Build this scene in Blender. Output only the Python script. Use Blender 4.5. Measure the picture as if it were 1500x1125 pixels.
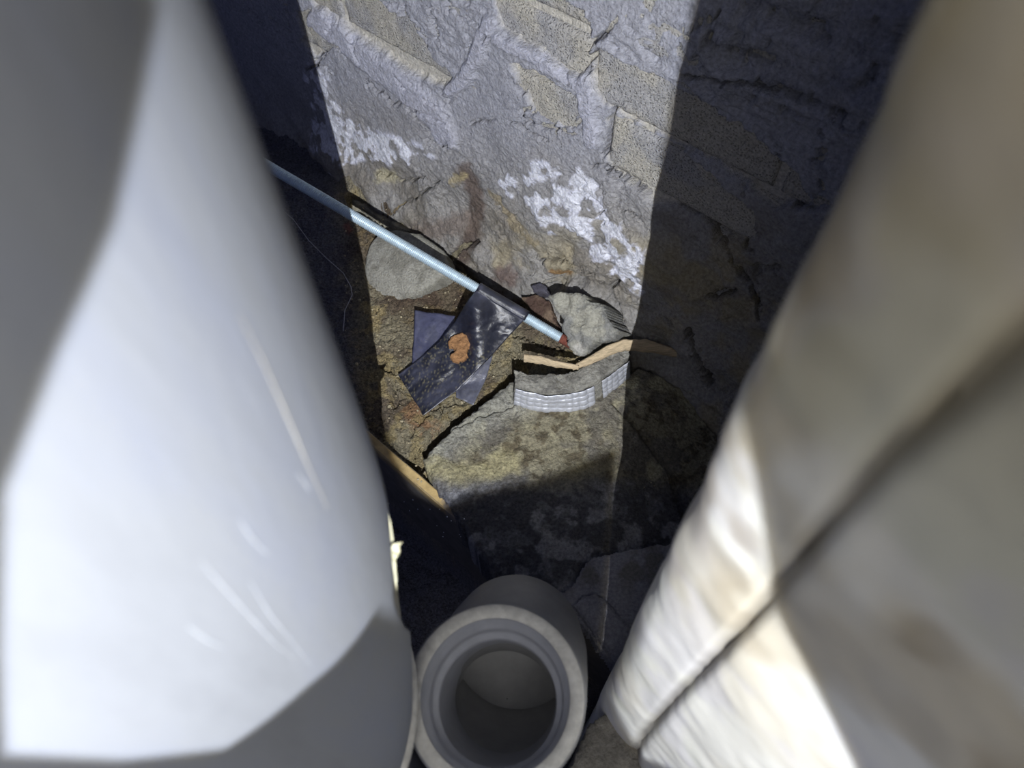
import bpy, bmesh, math, random
import numpy as np
from mathutils import Matrix, Vector
random.seed(7)
for o in list(bpy.data.objects): bpy.data.objects.remove(o)
sc = bpy.context.scene
COL = sc.collection

# ------------------------------------------------------------------ camera frame
F, U0, V0, H = 1050.0, 750.0, 562.5, 0.756
_d = np.array([20.0, 687.5, F]); _d /= np.linalg.norm(_d)            # straight down, seen in camera axes
_h = np.array([-1414 - U0, -1055 - V0, F]); _h -= _h.dot(_d) * _d; _h /= np.linalg.norm(_h)
_f = np.array([0, -1.0, 0]); _f -= _f.dot(_d) * _d; _f /= np.linalg.norm(_f)
M = np.array([np.cross(_f, -_d), _f, -_d])                            # camera axes -> world (X right, Y ahead, Z up)
_n = np.cross(_h, _d); _n = -_n if _n[2] > 0 else _n
NW = M @ _n; HW = M @ _h                                              # wall normal, wall direction (level)
CAM = np.array([0, 0, H])
UP = np.array([0, 0, 1.0])

def ray(u, v): return M @ np.array([(u - U0) / F, (v - V0) / F, 1.0])
def at(u, v, t): return CAM + t * ray(u, v)                            # point at depth t
def on_floor(u, v, z=0.0):
    r = ray(u, v); return CAM + (z - H) / r[2] * r
W0 = on_floor(700, 375)
def on_plane(u, v, p, n):
    r = ray(u, v); return CAM + (np.asarray(p) - CAM).dot(n) / r.dot(n) * r
def on_wall(u, v, e=0.0): return on_plane(u, v, W0 + e * NW, NW)
def proj(P):
    c = (np.asarray(P) - CAM) @ M
    return U0 + F * c[..., 0] / c[..., 2], V0 + F * c[..., 1] / c[..., 2]

cam_d = bpy.data.cameras.new('camera'); cam = bpy.data.objects.new('camera', cam_d); COL.objects.link(cam)
cam_d.sensor_width = 36; cam_d.lens = 36 * F / 1500; cam_d.clip_start = 0.005
X, Y, Z = M @ [1, 0, 0], M @ [0, -1, 0], M @ [0, 0, -1]
cam.matrix_world = Matrix([[X[0], Y[0], Z[0], 0], [X[1], Y[1], Z[1], 0], [X[2], Y[2], Z[2], H], [0, 0, 0, 1]])
cam_d.dof.use_dof = True; cam_d.dof.focus_distance = 0.80; cam_d.dof.aperture_fstop = 9.0
sc.camera = cam

# ------------------------------------------------------------------ world, lamps, exposure
w = bpy.data.worlds.new('world'); sc.world = w; w.use_nodes = True
w.node_tree.nodes['Background'].inputs[0].default_value = (0.46, 0.54, 1.0, 1)
w.node_tree.nodes['Background'].inputs[1].default_value = 0.14
sc.view_settings.view_transform = 'Standard'; sc.view_settings.look = 'None'
sc.view_settings.gamma = 1; sc.view_settings.exposure = 0.0; sc.view_settings.use_curve_mapping = False

LP = np.array([0.024, -0.14, 0.74])                                    # LED of the unseen lamp behind the camera
def led(name, radius, color, power):
    l = bpy.data.lights.new(name, 'POINT'); l.shadow_soft_size = radius; l.energy = power; l.color = color
    l.use_nodes = True; nt = l.node_tree
    em = nt.nodes['Emission']; fo = nt.nodes.new('ShaderNodeLightFalloff')  # narrow lens beam: falls off slower than a bare bulb
    fo.inputs['Strength'].default_value = 1.0
    ad = nt.nodes.new('ShaderNodeMath'); ad.operation = 'ADD'
    nt.links.new(fo.outputs['Linear'], ad.inputs[0]); nt.links.new(fo.outputs['Constant'], ad.inputs[1]); nt.links.new(ad.outputs[0], em.inputs['Strength'])
    o = bpy.data.objects.new(name, l); COL.objects.link(o); o.location = LP; return o
led('led_core', 0.0004, (0.80, 0.86, 1.0), 21.5)
led('led_phosphor_ring', 0.0010, (1.0, 0.80, 0.30), 4.8)
fl = bpy.data.lights.new('fill_behind_camera', 'AREA'); fl.shape = 'RECTANGLE'; fl.size = 0.26; fl.size_y = 0.24  # added fill light behind the camera, brightens the near pipe and column
fl.energy = 1.95; fl.color = (1.0, 0.98, 0.93)
fo = bpy.data.objects.new('fill_behind_camera', fl); COL.objects.link(fo)
fo.location = (0.0, -0.27, 0.90); fo.rotation_euler = (Vector((0.0, 0.0, 0.55)) - Vector(fo.location)).to_track_quat('-Z', 'Y').to_euler()

# ------------------------------------------------------------------ numpy helpers
def _hash(ix, iy, seed):
    n = (ix.astype(np.int64) * 374761393 + iy.astype(np.int64) * 668265263 + seed * 974634777) & 0xffffffff
    n = ((n ^ (n >> 13)) * 1274126177) & 0xffffffff
    return ((n ^ (n >> 16)) & 0xffff) / 65535.0
def vnoise(x, y, seed=0):
    ix, iy = np.floor(x), np.floor(y); fx, fy = x - ix, y - iy
    fx = fx * fx * (3 - 2 * fx); fy = fy * fy * (3 - 2 * fy)
    a, b = _hash(ix, iy, seed), _hash(ix + 1, iy, seed); c, e = _hash(ix, iy + 1, seed), _hash(ix + 1, iy + 1, seed)
    return (a * (1 - fx) + b * fx) * (1 - fy) + (c * (1 - fx) + e * fx) * fy
def fbm(x, y, s, oct=4, seed=0, ridge=False):
    t = 0; amp = 1; tot = 0; x = np.asarray(x, float) / s; y = np.asarray(y, float) / s
    for k in range(oct):
        q = vnoise(x, y, seed + k * 17)
        if ridge: q = 1 - abs(2 * q - 1)
        t = t + amp * q; tot += amp; amp *= 0.52; x, y = x * 1.62 - y * 1.2 + 3.1, x * 1.2 + y * 1.62 + 7.7
    return t / tot
def sstep(a, b, x):
    t = np.clip((x - a) / (b - a), 0, 1); return t * t * (3 - 2 * t)
def dline(u, v, pts):
    """distance in the (u,v) map to a polyline, and how far along it"""
    best = np.full(np.shape(u), 1e9)
    for (a, b), (c, e) in zip(pts[:-1], pts[1:]):
        dx, dy = c - a, e - b; L2 = dx * dx + dy * dy + 1e-9
        t = np.clip(((u - a) * dx + (v - b) * dy) / L2, 0, 1)
        best = np.minimum(best, np.hypot(u - a - t * dx, v - b - t * dy))
    return best
def inside(u, v, poly):
    r = np.zeros(np.shape(u), bool); n = len(poly)
    for i in range(n):
        (x1, y1), (x2, y2) = poly[i], poly[(i + 1) % n]
        if y1 == y2: continue
        c = ((y1 > v) != (y2 > v)) & (u < (x2 - x1) * (v - y1) / (y2 - y1) + x1)
        r ^= c
    return r
def sdp(u, v, poly):
    """signed distance, positive inside"""
    dd = dline(u, v, list(poly) + [poly[0]]); return np.where(inside(u, v, poly), dd, -dd)
def lin(c):
    c = np.asarray(c, float) / 255; return np.where(c <= 0.04045, c / 12.92, ((c + 0.055) / 1.055) ** 2.4)
def mixc(C, c2, m): return C * (1 - m[..., None]) + lin(c2) * m[..., None]

# ------------------------------------------------------------------ object helpers
def tag(o, label=None, cat=None, group=None, kind=None):
    if label: o['label'] = label
    if cat: o['category'] = cat
    if group: o['group'] = group
    if kind: o['kind'] = kind
    return o
def empty(name, loc, label, cat, group=None):
    o = bpy.data.objects.new(name, None); COL.objects.link(o); o.location = tuple(loc); o.empty_display_size = 0.02
    return tag(o, label, cat, group)
def link(name, me, mat, parent=None, smooth=True):
    o = bpy.data.objects.new(name, me); COL.objects.link(o)
    if mat and not me.materials: me.materials.append(mat)
    if smooth: me.polygons.foreach_set('use_smooth', [True] * len(me.polygons))
    if parent:
        o.parent = parent; o.matrix_parent_inverse = Matrix.Translation(-Vector(parent.location))
    return o
def mesh_from(name, V, Q, C=None):
    me = bpy.data.meshes.new(name); V = np.asarray(V, float).reshape(-1, 3); Q = np.asarray(Q, int)
    k = Q.shape[1]
    me.vertices.add(len(V)); me.vertices.foreach_set('co', V.ravel())
    me.loops.add(Q.size); me.loops.foreach_set('vertex_index', Q.ravel())
    me.polygons.add(len(Q)); me.polygons.foreach_set('loop_start', np.arange(0, Q.size, k))
    me.update(calc_edges=True); me.validate()
    if C is not None:
        at_ = me.color_attributes.new('Col', 'FLOAT_COLOR', 'POINT')
        at_.data.foreach_set('color', np.concatenate([C.reshape(-1, 3), np.ones((len(V), 1))], 1).ravel().astype(np.float32))
    return me
def gridq(nx, ny, closed=False, flip=False):
    i, j = np.meshgrid(np.arange(nx - (0 if closed else 1)), np.arange(ny - 1), indexing='ij')
    a = i * ny + j; b = ((i + 1) % nx) * ny + j
    q = np.stack([a, b, b + 1, a + 1], -1).reshape(-1, 4)
    return q[:, ::-1] if flip else q

def slab(name, poly, P0, nrm, thick, mat, parent=None, res=0.002, amp=0.002, nscale=0.012, edge=0.004,
         colorf=None, heightf=None, seed=1, rag=3.0, raglen=0.01, ridge=False, down=None):
    """broken slab: outline given where its top plane meets the sight lines, real thickness, uneven top"""
    P0 = np.asarray(P0, float); nrm = np.asarray(nrm, float) / np.linalg.norm(nrm)
    a = np.cross(nrm, [0.3, 1, 0.1]); a /= np.linalg.norm(a); b = np.cross(nrm, a)
    c3 = np.array([on_plane(u, v, P0, nrm) for u, v in poly]) - P0
    ca, cb = c3 @ a, c3 @ b; pa = list(zip(ca, cb))
    A = np.arange(ca.min() - res * 4, ca.max() + res * 4, res); B = np.arange(cb.min() - res * 4, cb.max() + res * 4, res)
    GA, GB = np.meshgrid(A, B, indexing='ij')
    ragm = (fbm(GA, GB, raglen, 4, seed + 5) - 0.5) * rag * 0.001 * 2
    sd = sdp(GA, GB, pa) + ragm
    keep = sd > 0
    h = (fbm(GA, GB, nscale, 5, seed, ridge) - 0.5) * 2 * amp - 0.6 * edge * (1 - sstep(0, edge, sd)) ** 2
    base = P0 + GA[..., None] * a + GB[..., None] * b
    uu, vv = proj(base)
    if heightf is not None: h = h + heightf(uu, vv, GA, GB)
    top = base + h[..., None] * nrm
    idx = -np.ones(GA.shape, int)
    kq = keep[:-1, :-1] & keep[1:, :-1] & keep[1:, 1:] & keep[:-1, 1:]
    used = np.zeros(GA.shape, bool)
    used[:-1, :-1] |= kq; used[1:, :-1] |= kq; used[1:, 1:] |= kq; used[:-1, 1:] |= kq
    n = used.sum(); idx[used] = np.arange(n)
    V = top[used]; C = colorf(uu, vv, GA, GB, h)[used] if colorf else None
    q = np.stack([idx[:-1, :-1][kq], idx[1:, :-1][kq], idx[1:, 1:][kq], idx[:-1, 1:][kq]], -1)
    dn = -nrm if down is None else np.asarray(down, float)
    Vb = V + dn * thick + 0 * V
    E = np.concatenate([q[:, [0, 1]], q[:, [1, 2]], q[:, [2, 3]], q[:, [3, 0]]])
    key = np.sort(E, 1); kk = key[:, 0] * (n + 1) + key[:, 1]
    _, inv, cnt = np.unique(kk, return_inverse=True, return_counts=True)
    Eb = E[cnt[inv] == 1]
    # a mid ring so that broken sides are rough too
    jit = (np.stack([fbm(V[:, 0] + V[:, 2], V[:, 1], 0.006, 3, 91 + k) for k in range(3)], -1) - 0.5) * 0.004
    Vm = V + dn * min(thick * 0.4, 0.012) + jit
    q1 = np.stack([Eb[:, 1], Eb[:, 0], Eb[:, 0] + n, Eb[:, 1] + n], -1)
    q2 = q1 + n; q2 = np.stack([Eb[:, 1] + n, Eb[:, 0] + n, Eb[:, 0] + 2 * n, Eb[:, 1] + 2 * n], -1)
    Qs = np.concatenate([q, q1, q2]); Vs = np.concatenate([V, Vm, Vb])
    Cs = np.concatenate([C, C, C]) if C is not None else None
    u_ = np.unique(Qs); mp = -np.ones(len(Vs), int); mp[u_] = np.arange(len(u_))
    me = mesh_from(name, Vs[u_], mp[Qs], Cs[u_] if Cs is not None else None)
    if (me.polygons[0].normal.dot(Vector(nrm))) < 0: me.flip_normals()
    return link(name, me, mat, parent)

def tube(name, pts, rad, mat, parent=None, seg=24, cap=True, noise=0, closed=False):
    pts = [Vector(p) for p in pts]; n = len(pts); rad = rad if hasattr(rad, '__len__') else [rad] * n
    V = []; up = None
    for i, p in enumerate(pts):
        t = (pts[min(i + 1, n - 1)] - pts[max(i - 1, 0)]).normalized()
        if up is None: up = t.orthogonal().normalized()
        up = (up - t * up.dot(t)).normalized(); sd_ = t.cross(up)
        for k in range(seg):
            a = 2 * math.pi * k / seg; r = rad[i] * (1 + noise * (random.random() - .5))
            V.append(p + (up * math.cos(a) + sd_ * math.sin(a)) * r)
    Q = [(i * seg + k, i * seg + (k + 1) % seg, (i + 1) * seg + (k + 1) % seg, (i + 1) * seg + k) for i in range(n - 1) for k in range(seg)]
    me = bpy.data.meshes.new(name); fs = [tuple(q) for q in Q]
    if cap: fs += [tuple(range(seg))[::-1], tuple((n - 1) * seg + k for k in range(seg))]
    me.from_pydata([tuple(v) for v in V], [], fs); me.update()
    o = link(name, me, mat, parent)
    if cap:
        me.polygons[-1].use_smooth = False; me.polygons[-2].use_smooth = False
    return o

# ------------------------------------------------------------------ materials
def mat(name, color=(0.5, 0.5, 0.5), attr=False, rough=0.85, metal=0.0, var=0.25, vscale=60, bump=0.3, bscale=300, bdist=0.001,
        pits=0.0, pscale=400, spec=0.4, tint=None, tscale=12, tamt=0.0, stretch=None, coat=0):
    m = bpy.data.materials.new(name); m.use_nodes = True; nt = m.node_tree; N = nt.nodes; Lk = nt.links
    b = N['Principled BSDF']; b.inputs['Roughness'].default_value = rough; b.inputs['Metallic'].default_value = metal
    b.inputs['Specular IOR Level'].default_value = spec; b.inputs['Coat Weight'].default_value = coat
    tc = N.new('ShaderNodeTexCoord'); vec = tc.outputs['Object']
    if stretch:
        mp = N.new('ShaderNodeMapping'); mp.inputs['Scale'].default_value = stretch; Lk.new(vec, mp.inputs[0]); vec = mp.outputs[0]
    def noise(s, det=4):
        n = N.new('ShaderNodeTexNoise'); n.inputs['Scale'].default_value = s; n.inputs['Detail'].default_value = det
        n.inputs['Roughness'].default_value = 0.65; Lk.new(vec, n.inputs['Vector']); return n
    if attr:
        a = N.new('ShaderNodeAttribute'); a.attribute_name = 'Col'; col = a.outputs['Color']
    else:
        a = N.new('ShaderNodeRGB'); a.outputs[0].default_value = (*color, 1); col = a.outputs[0]
    if tint is not None:
        tn = noise(tscale, 5); rp = N.new('ShaderNodeMapRange'); rp.inputs[1].default_value = 0.42; rp.inputs[2].default_value = 0.62
        rp.inputs[4].default_value = tamt; Lk.new(tn.outputs[0], rp.inputs[0])
        mx = N.new('ShaderNodeMix'); mx.data_type = 'RGBA'; Lk.new(rp.outputs[0], mx.inputs[0]); Lk.new(col, mx.inputs[6])
        mx.inputs[7].default_value = (*tint, 1); col = mx.outputs[2]
    vn = noise(vscale, 6); mr = N.new('ShaderNodeMapRange'); mr.inputs[1].default_value = 0.3; mr.inputs[2].default_value = 0.7
    mr.inputs[3].default_value = 1 - var; mr.inputs[4].default_value = 1 + var; Lk.new(vn.outputs[0], mr.inputs[0])
    mu = N.new('ShaderNodeVectorMath'); mu.operation = 'SCALE'; Lk.new(col, mu.inputs[0]); Lk.new(mr.outputs[0], mu.inputs['Scale'])
    Lk.new(mu.outputs[0], b.inputs['Base Color'])
    bn = noise(bscale, 6); bp = N.new('ShaderNodeBump'); bp.inputs['Strength'].default_value = bump; bp.inputs['Distance'].default_value = bdist
    hgt = bn.outputs[0]
    if pits:
        vo = N.new('ShaderNodeTexVoronoi'); vo.inputs['Scale'].default_value = pscale; Lk.new(vec, vo.inputs['Vector'])
        pm = N.new('ShaderNodeMapRange'); pm.inputs[1].default_value = 0.1; pm.inputs[2].default_value = 0.4; Lk.new(vo.outputs['Distance'], pm.inputs[0])
        ad = N.new('ShaderNodeMath'); ad.operation = 'MULTIPLY_ADD'; Lk.new(pm.outputs[0], ad.inputs[0]); ad.inputs[1].default_value = pits
        Lk.new(hgt, ad.inputs[2]); hgt = ad.outputs[0]
    Lk.new(hgt, bp.inputs['Height']); Lk.new(bp.outputs[0], b.inputs['Normal'])
    return m
m_wall = mat('wall_mortar', attr=True, rough=0.95, var=0.32, vscale=260, bump=1.0, bscale=320, bdist=0.004, spec=0.25)
m_brick = mat('cement_brick', attr=True, rough=0.95, var=0.3, vscale=420, bump=1.0, bscale=500, bdist=0.003, pits=0.7, pscale=420, spec=0.2)
m_floor = mat('rubble_floor', attr=True, rough=0.92, var=0.6, vscale=330, bump=1.0, bscale=360, bdist=0.005, pits=0.4, pscale=260, spec=0.3)
m_slab = mat('stained_shaded_concrete', attr=True, rough=0.9, var=0.5, vscale=300, bump=1.0, bscale=340, bdist=0.005, spec=0.3)
m_conc = mat('concrete_side', (0.22, 0.22, 0.23), rough=0.95, vscale=25, bump=0.5, bscale=120)
m_chunk = mat('mortar_lump', attr=True, rough=0.95, var=0.3, vscale=320, bump=1.0, bscale=380, bdist=0.004, spec=0.2)
m_pvc = mat('white_pipe_plastic', (0.30, 0.315, 0.345), rough=0.75, var=0.12, vscale=26, bump=0.22, bscale=90, bdist=0.0015, tint=(0.225, 0.245, 0.31), tscale=26, tamt=0.6, stretch=(1, 1, 0.28), spec=0.15)
m_pvc2 = mat('grey_white_pipe_plastic', (0.42, 0.41, 0.36), rough=0.5, var=0.15, vscale=40, bump=0.15, bscale=90, stretch=(1, 1, 0.3))
m_glue = mat('dried_glue', (0.75, 0.72, 0.50), rough=0.6, var=0.2, vscale=200, bump=0.5)
m_wrap = mat('cream_wrapping', attr=True, rough=0.7, var=0.06, vscale=14, bump=0.12, bscale=35, bdist=0.003, spec=0.35)
m_fit = mat('grey_fitting_plastic', (0.27, 0.27, 0.275), rough=0.5, var=0.10, vscale=90, bump=0.08, bscale=300, spec=0.4)
m_rim = mat('cut_rim_plastic', (0.52, 0.51, 0.48), rough=0.55, var=0.22, vscale=160, bump=0.1, spec=0.4)
m_bore = mat('fitting_bore_plastic', (0.36, 0.37, 0.41), rough=0.3, var=0.10, vscale=90, bump=0.05, spec=0.5)
m_zinc = mat('zinc_thread', (0.52, 0.64, 0.72), rough=0.42, metal=0.35, var=0.12, vscale=120, bump=0.1, bscale=400)
m_rust = mat('rusty_thread', (0.16, 0.05, 0.035), rough=0.9, var=0.4, vscale=300, bump=0.6)
m_tape = mat('black_tape', attr=True, rough=0.38, var=0.3, vscale=150, bump=0.4, bscale=160, bdist=0.002, spec=0.9, coat=0.0)
m_mud = mat('orange_mud', (0.34, 0.18, 0.08), rough=0.95, var=0.4, vscale=300, bump=1.0, bscale=400, bdist=0.002)
m_wood = mat('pale_wood', (0.58, 0.46, 0.30), rough=0.8, var=0.35, vscale=160, bump=0.8, bscale=260, bdist=.003, stretch=(0.35, 1.2, 4))
m_board = mat('weathered_board', attr=True, rough=0.6, var=0.3, vscale=70, bump=0.3, bscale=90, spec=0.4)
m_foil = mat('silver_foil', (0.62, 0.64, 0.70), rough=0.48, metal=0.5, var=0.15, vscale=200, bump=0.3, bscale=300)
m_speck = mat('white_speck', (0.8, 0.8, 0.85), rough=0.4)
m_black = mat('mask_box_black', (0.02, 0.02, 0.022), rough=0.6)
m_fibre = mat('pale_fibre', (0.5, 0.5, 0.55), rough=0.8)

# ================================================================== WALL
SD = -HW                                                                # along the wall, to the right
ss = np.concatenate([np.arange(-0.62, -0.38, 0.004), np.arange(-0.38, 0.46, 0.0015), np.arange(0.46, 0.90, 0.005)]); zz = np.concatenate([np.arange(-0.03, 0.42, 0.0015), np.arange(0.42, 1.1, 0.005)])
S, ZZ = np.meshgrid(ss, zz, indexing='ij')
base = W0 + S[..., None] * SD + ZZ[..., None] * UP
U, V = proj(base)
SHADOW_GROOVE = [(520, 297), (560, 321), (620, 355), (700, 407), (780, 460), (822, 486)]   # groove added along the rod's shadow to widen its dark band
EXPOSED = [  # brick faces left free of mortar
    [(430, -40), (500, -40), (560, 0), (585, 18), (612, 45), (645, 90), (672, 122), (655, 128), (620, 112), (580, 90), (540, 62), (505, 40), (470, 12)],
    [(440, 15), (470, 12), (490, 50), (497, 62), (478, 72), (462, 88), (446, 60)],
    [(722, -30), (800, -20), (858, 15), (872, 52), (870, 92), (852, 108), (830, 98), (795, 72), (735, 35)],
    [(754, 92), (790, 98), (815, 118), (850, 136), (852, 165), (840, 186), (800, 168), (783, 155)],
    [(874, 58), (915, 88), (965, 112), (1040, 150), (1100, 190), (1170, 250), (1185, 290), (1140, 303), (1060, 240), (1000, 210), (930, 178), (885, 150), (870, 110)],
    [(896, 165), (935, 182), (985, 210), (1040, 250), (1110, 310), (1110, 345), (1060, 340), (1010, 300), (960, 292), (920, 262), (890, 238)],
]
ex = np.full(S.shape, -1e9)
for p in EXPOSED: ex = np.maximum(ex, sdp(U, V, p))
ex = ex + (fbm(S, ZZ, 0.012, 4, 3) - 0.5) * 14
exm = sstep(-1.5, 2.5, ex)
# mortar relief: lumps, trowel drags and torn ridges
big = fbm(S, ZZ, 0.09, 3, 11) - 0.5
torn = fbm(S * 0.6 + 0.2 * ZZ, ZZ + S * 0.25, 0.016, 5, 21, True) - 0.5
drag = fbm(S * 0.35 - ZZ * 0.3, ZZ * 1.6, 0.02, 5, 31, True) - 0.5
fine = fbm(S, ZZ, 0.006, 3, 41) - 0.5
rough_r = sstep(985, 1060, U) * sstep(230, 120, V)
rough_t = np.maximum(sstep(120, 20, np.hypot((U - 660) * 0.8, V - 30)), sstep(130, 30, np.hypot(U - 950, (V - 60) * 1.3)))
hm = 0.0035 + big * 0.012 + fine * 0.0022 + torn * 0.0035 * (0.25 + 1.6 * rough_t) + drag * (0.0008 + 0.024 * rough_r + .003 * rough_t)
low = sstep(130, 330, V + 0.2 * (700 - U))                                # lower wall: lumpier
hm = hm + low * ((fbm(S, ZZ, 0.04, 4, 51) - 0.45) * 0.018 + (fbm(S, ZZ, 0.015, 4, 53) - .5) * 0.007)
hm = hm + sstep(0.07, 0.0, ZZ) * 0.02 * (0.5 + fbm(S, ZZ, 0.05, 3, 61))  # fillet at the foot
h = hm * (1 - exm) + (-0.004) * exm
# smooth mortar smears thrown over the bricks
SMEAR = [([(722, 30), (705, 75), (680, 118), (665, 126)], 14), ([(862, 118), (868, 160), (872, 205)], 15), ([(735, 52), (800, 85), (850, 120)], 10),
         ([(470, 25), (530, 75), (600, 125), (640, 165), (660, 200)], 22)]
smear = np.zeros(S.shape)
for pts, wd in SMEAR:
    m_ = sstep(wd, wd * 0.45, dline(U, V, pts) + (fbm(S, ZZ, 0.012, 3, 71) - .5) * 8)
    h = h * (1 - m_) + (0.0105 + big * 0.004 + fine * 0.0014 + torn * .0008) * m_; smear = np.maximum(smear, m_); exm = exm * (1 - m_)
    if wd == 15: pass
# broken step lines
CR = [([(453, 100), (465, 95), (472, 80), (485, 68), (501, 66), (503, 72)], 2.6), ([(543, 117), (552, 128), (563, 134), (575, 148), (587, 152), (591, 145)], 2.0),
      ([(603, 153), (625, 180), (640, 198), (655, 215), (662, 206)], 1.4), ([(755, 112), (765, 127), (776, 138)], 1.8), ([(770, 160), (780, 158), (792, 164), (815, 175)], 2.6),
      ([(873, 55), (871, 85), (868, 112)], 1.4), ([(875, 57), (888, 47), (905, 30)], 3.0), ([(899, 160), (896, 190), (888, 228)], 2.0), ([(843, 182), (852, 173)], 2.4),
      ([(940, 62), (958, 70)], 2.0), ([(996, 74), (1004, 84)], 4.5), ([(715, 55), (720, 50)], 2.5),
      ([(748, 172), (762, 178), (785, 192), (805, 203)], 1.6), ([(770, 168), (800, 183), (830, 192), (846, 192)], 1.6), ([(800, 178), (812, 186), (824, 208)], 1.6),
      ([(798, 377), (830, 381), (858, 398), (880, 411), (896, 421), (906, 411)], 2.2), ([(866, 242), (890, 240), (900, 252)], 1.6), ([(893, 250), (925, 263), (950, 285)], 1.4),
      ([(878, 315), (886, 312), (892, 325)], 1.6), ([(910, 305), (935, 315), (945, 325)], 1.4), ([(896, 455), (910, 462), (917, 478)], 1.8),
      ([(1040, 55), (1090, 75), (1150, 90)], 3.2), ([(1000, 112), (1090, 120), (1190, 138), (1240, 165)], 2.6), ([(1015, 303), (1040, 320), (1066, 350)], 4.5),
      ([(1172, 298), (1183, 290)], 4), ([(1095, 335), (1100, 365)], 2), ([(1095, 190), (1098, 210)], 2), ([(1050, 432), (1075, 425)], 5), ([(1000, 45), (1060, 20)], 2),
      ([(1025, 270), (1035, 258)], 1.5), ([(985, 260), (1010, 290), (1000, 300)], 2.5), ([(1060, 350), (1105, 420), (1110, 470)], 2.5), ([(1010, 480), (1045, 560)], 3),
      ([(660, 380), (690, 352), (706, 350)], 3), ([(560, 250), (600, 262), (625, 258)], 1.4), ([(590, 300), (620, 282), (650, 262)], 1.4), ([(690, 180), (730, 172)], 1.2)]
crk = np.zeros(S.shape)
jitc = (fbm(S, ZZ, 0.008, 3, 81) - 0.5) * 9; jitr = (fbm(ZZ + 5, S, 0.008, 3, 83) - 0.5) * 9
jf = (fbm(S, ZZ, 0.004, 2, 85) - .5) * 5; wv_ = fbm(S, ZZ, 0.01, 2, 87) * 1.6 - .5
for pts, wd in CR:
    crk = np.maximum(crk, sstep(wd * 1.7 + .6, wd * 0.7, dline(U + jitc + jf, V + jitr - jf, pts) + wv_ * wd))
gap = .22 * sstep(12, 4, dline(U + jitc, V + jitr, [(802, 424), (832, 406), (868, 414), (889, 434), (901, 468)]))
fr = fbm(S * .8 + ZZ * .3, ZZ * 1.5, 0.03, 4, 121, True); fz = sstep(.4, .6, fbm(S, ZZ, 0.07, 3, 123)) + rough_r + rough_t * .8
fiss = sstep(0.78, 0.86, fr) * np.clip(fz, 0, 1) * (1 - exm)
h = h - fiss * 0.006
shadow_groove = sstep(14, 9, dline(U + jitc * .8, V + jitr * .8, SHADOW_GROOVE))
h = h - crk * 0.022 - np.maximum(gap, shadow_groove) * 0.06
# colour
C = np.ones(S.shape + (3,)) * lin((158, 159, 168))
C = mixc(C, (146, 143, 138), low * 0.9 + 0 * S)
C = mixc(C, (186, 182, 173), exm)
C = mixc(C, (176, 177, 190), smear * .8)
C = mixc(C, (128, 122, 112), sstep(0.45, 0.7, fbm(S, ZZ, 0.06, 4, 101)) * low * (1 - exm) * 0.8)
C = mixc(C, (160, 150, 124), sstep(0.5, 0.7, fbm(S, ZZ, 0.05, 4, 103)) * sstep(290, 400, V) * 0.8)
for pts, wd, c_, a_ in [([(684, 250), (700, 290), (696, 340), (690, 375)], 14, (92, 78, 70), 0.85), ([(720, 280), (760, 330), (790, 350)], 7, (150, 136, 104), 0.6),
                        ([(668, 262), (680, 256)], 8, (172, 158, 120), 0.7), ([(566, 250), (580, 256)], 10, (192, 184, 154), 0.7), ([(720, 420), (760, 440), (800, 470)], 18, (108, 74, 56), 0.7),
                        ([(745, 390), (760, 400)], 12, (104, 84, 78), 0.7), ([(812, 395), (825, 402)], 7, (150, 110, 60), 0.7), ([(620, 330), (690, 320)], 16, (118, 106, 98), 0.7)]:
    C = mixc(C, c_, a_ * sstep(wd * 1.3, wd * 0.3, dline(U + jitc * 1.5, V + jitr * 1.5, pts)))
salt = np.maximum.reduce([sdp(U, V, p) for p in (
    [(452, 100), (478, 115), (495, 160), (540, 188), (600, 206), (640, 222), (600, 236), (545, 222), (505, 235), (470, 200)],
    [(740, 262), (790, 236), (832, 242), (800, 262), (775, 268), (750, 285)],
    [(772, 282), (810, 276), (848, 246), (880, 262), (905, 300), (918, 340), (945, 365), (937, 425), (905, 405), (862, 362), (838, 332), (808, 332), (790, 305)])])
sn = fbm(S, ZZ, 0.014, 5, 111)
saltm = sstep(0.0, 0.14, sn - 0.455 + np.clip(salt, -22, 12) * 0.011)
saltm = saltm * sstep(-12, -2, salt)
C = mixc(C, (222, 224, 240), saltm * 0.92); h = h + saltm * 0.0012 * (sn)
C = mixc(C, (46, 42, 42), np.maximum(crk, gap) * 0.8)  # crack and gap interiors painted dark, standing in for shade
C = np.clip(C * 1.15, 0, .9)
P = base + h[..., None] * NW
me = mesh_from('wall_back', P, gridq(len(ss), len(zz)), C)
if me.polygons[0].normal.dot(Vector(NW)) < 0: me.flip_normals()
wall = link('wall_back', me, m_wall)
tag(wall, 'rough mortar-smeared cement brick wall with white salt patches', None, None, 'structure')
# plain brickwork around the detailed piece, so the shaft goes on
def plain_box(name, p0, ax, ay, az, mat_, parent=None, bevel=0):
    bm = bmesh.new(); vs = []
    for k in range(8):
        p = np.array(p0, float) + (k & 1) * np.array(ax) + ((k >> 1) & 1) * np.array(ay) + ((k >> 2) & 1) * np.array(az); vs.append(bm.verts.new(p))
    for q in ((0, 1, 3, 2), (4, 6, 7, 5), (0, 4, 5, 1), (2, 3, 7, 6), (0, 2, 6, 4), (1, 5, 7, 3)): bm.faces.new([vs[i] for i in q])
    bmesh.ops.recalc_face_normals(bm, faces=bm.faces)
    if bevel: bmesh.ops.bevel(bm, geom=bm.edges[:], offset=bevel, segments=2, affect='EDGES')
    m_ = bpy.data.meshes.new(name); bm.to_mesh(m_); bm.free(); return link(name, m_, mat_, parent, smooth=False)
def wpt(s, z, e=0): return W0 + s * SD + z * UP + e * NW

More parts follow.
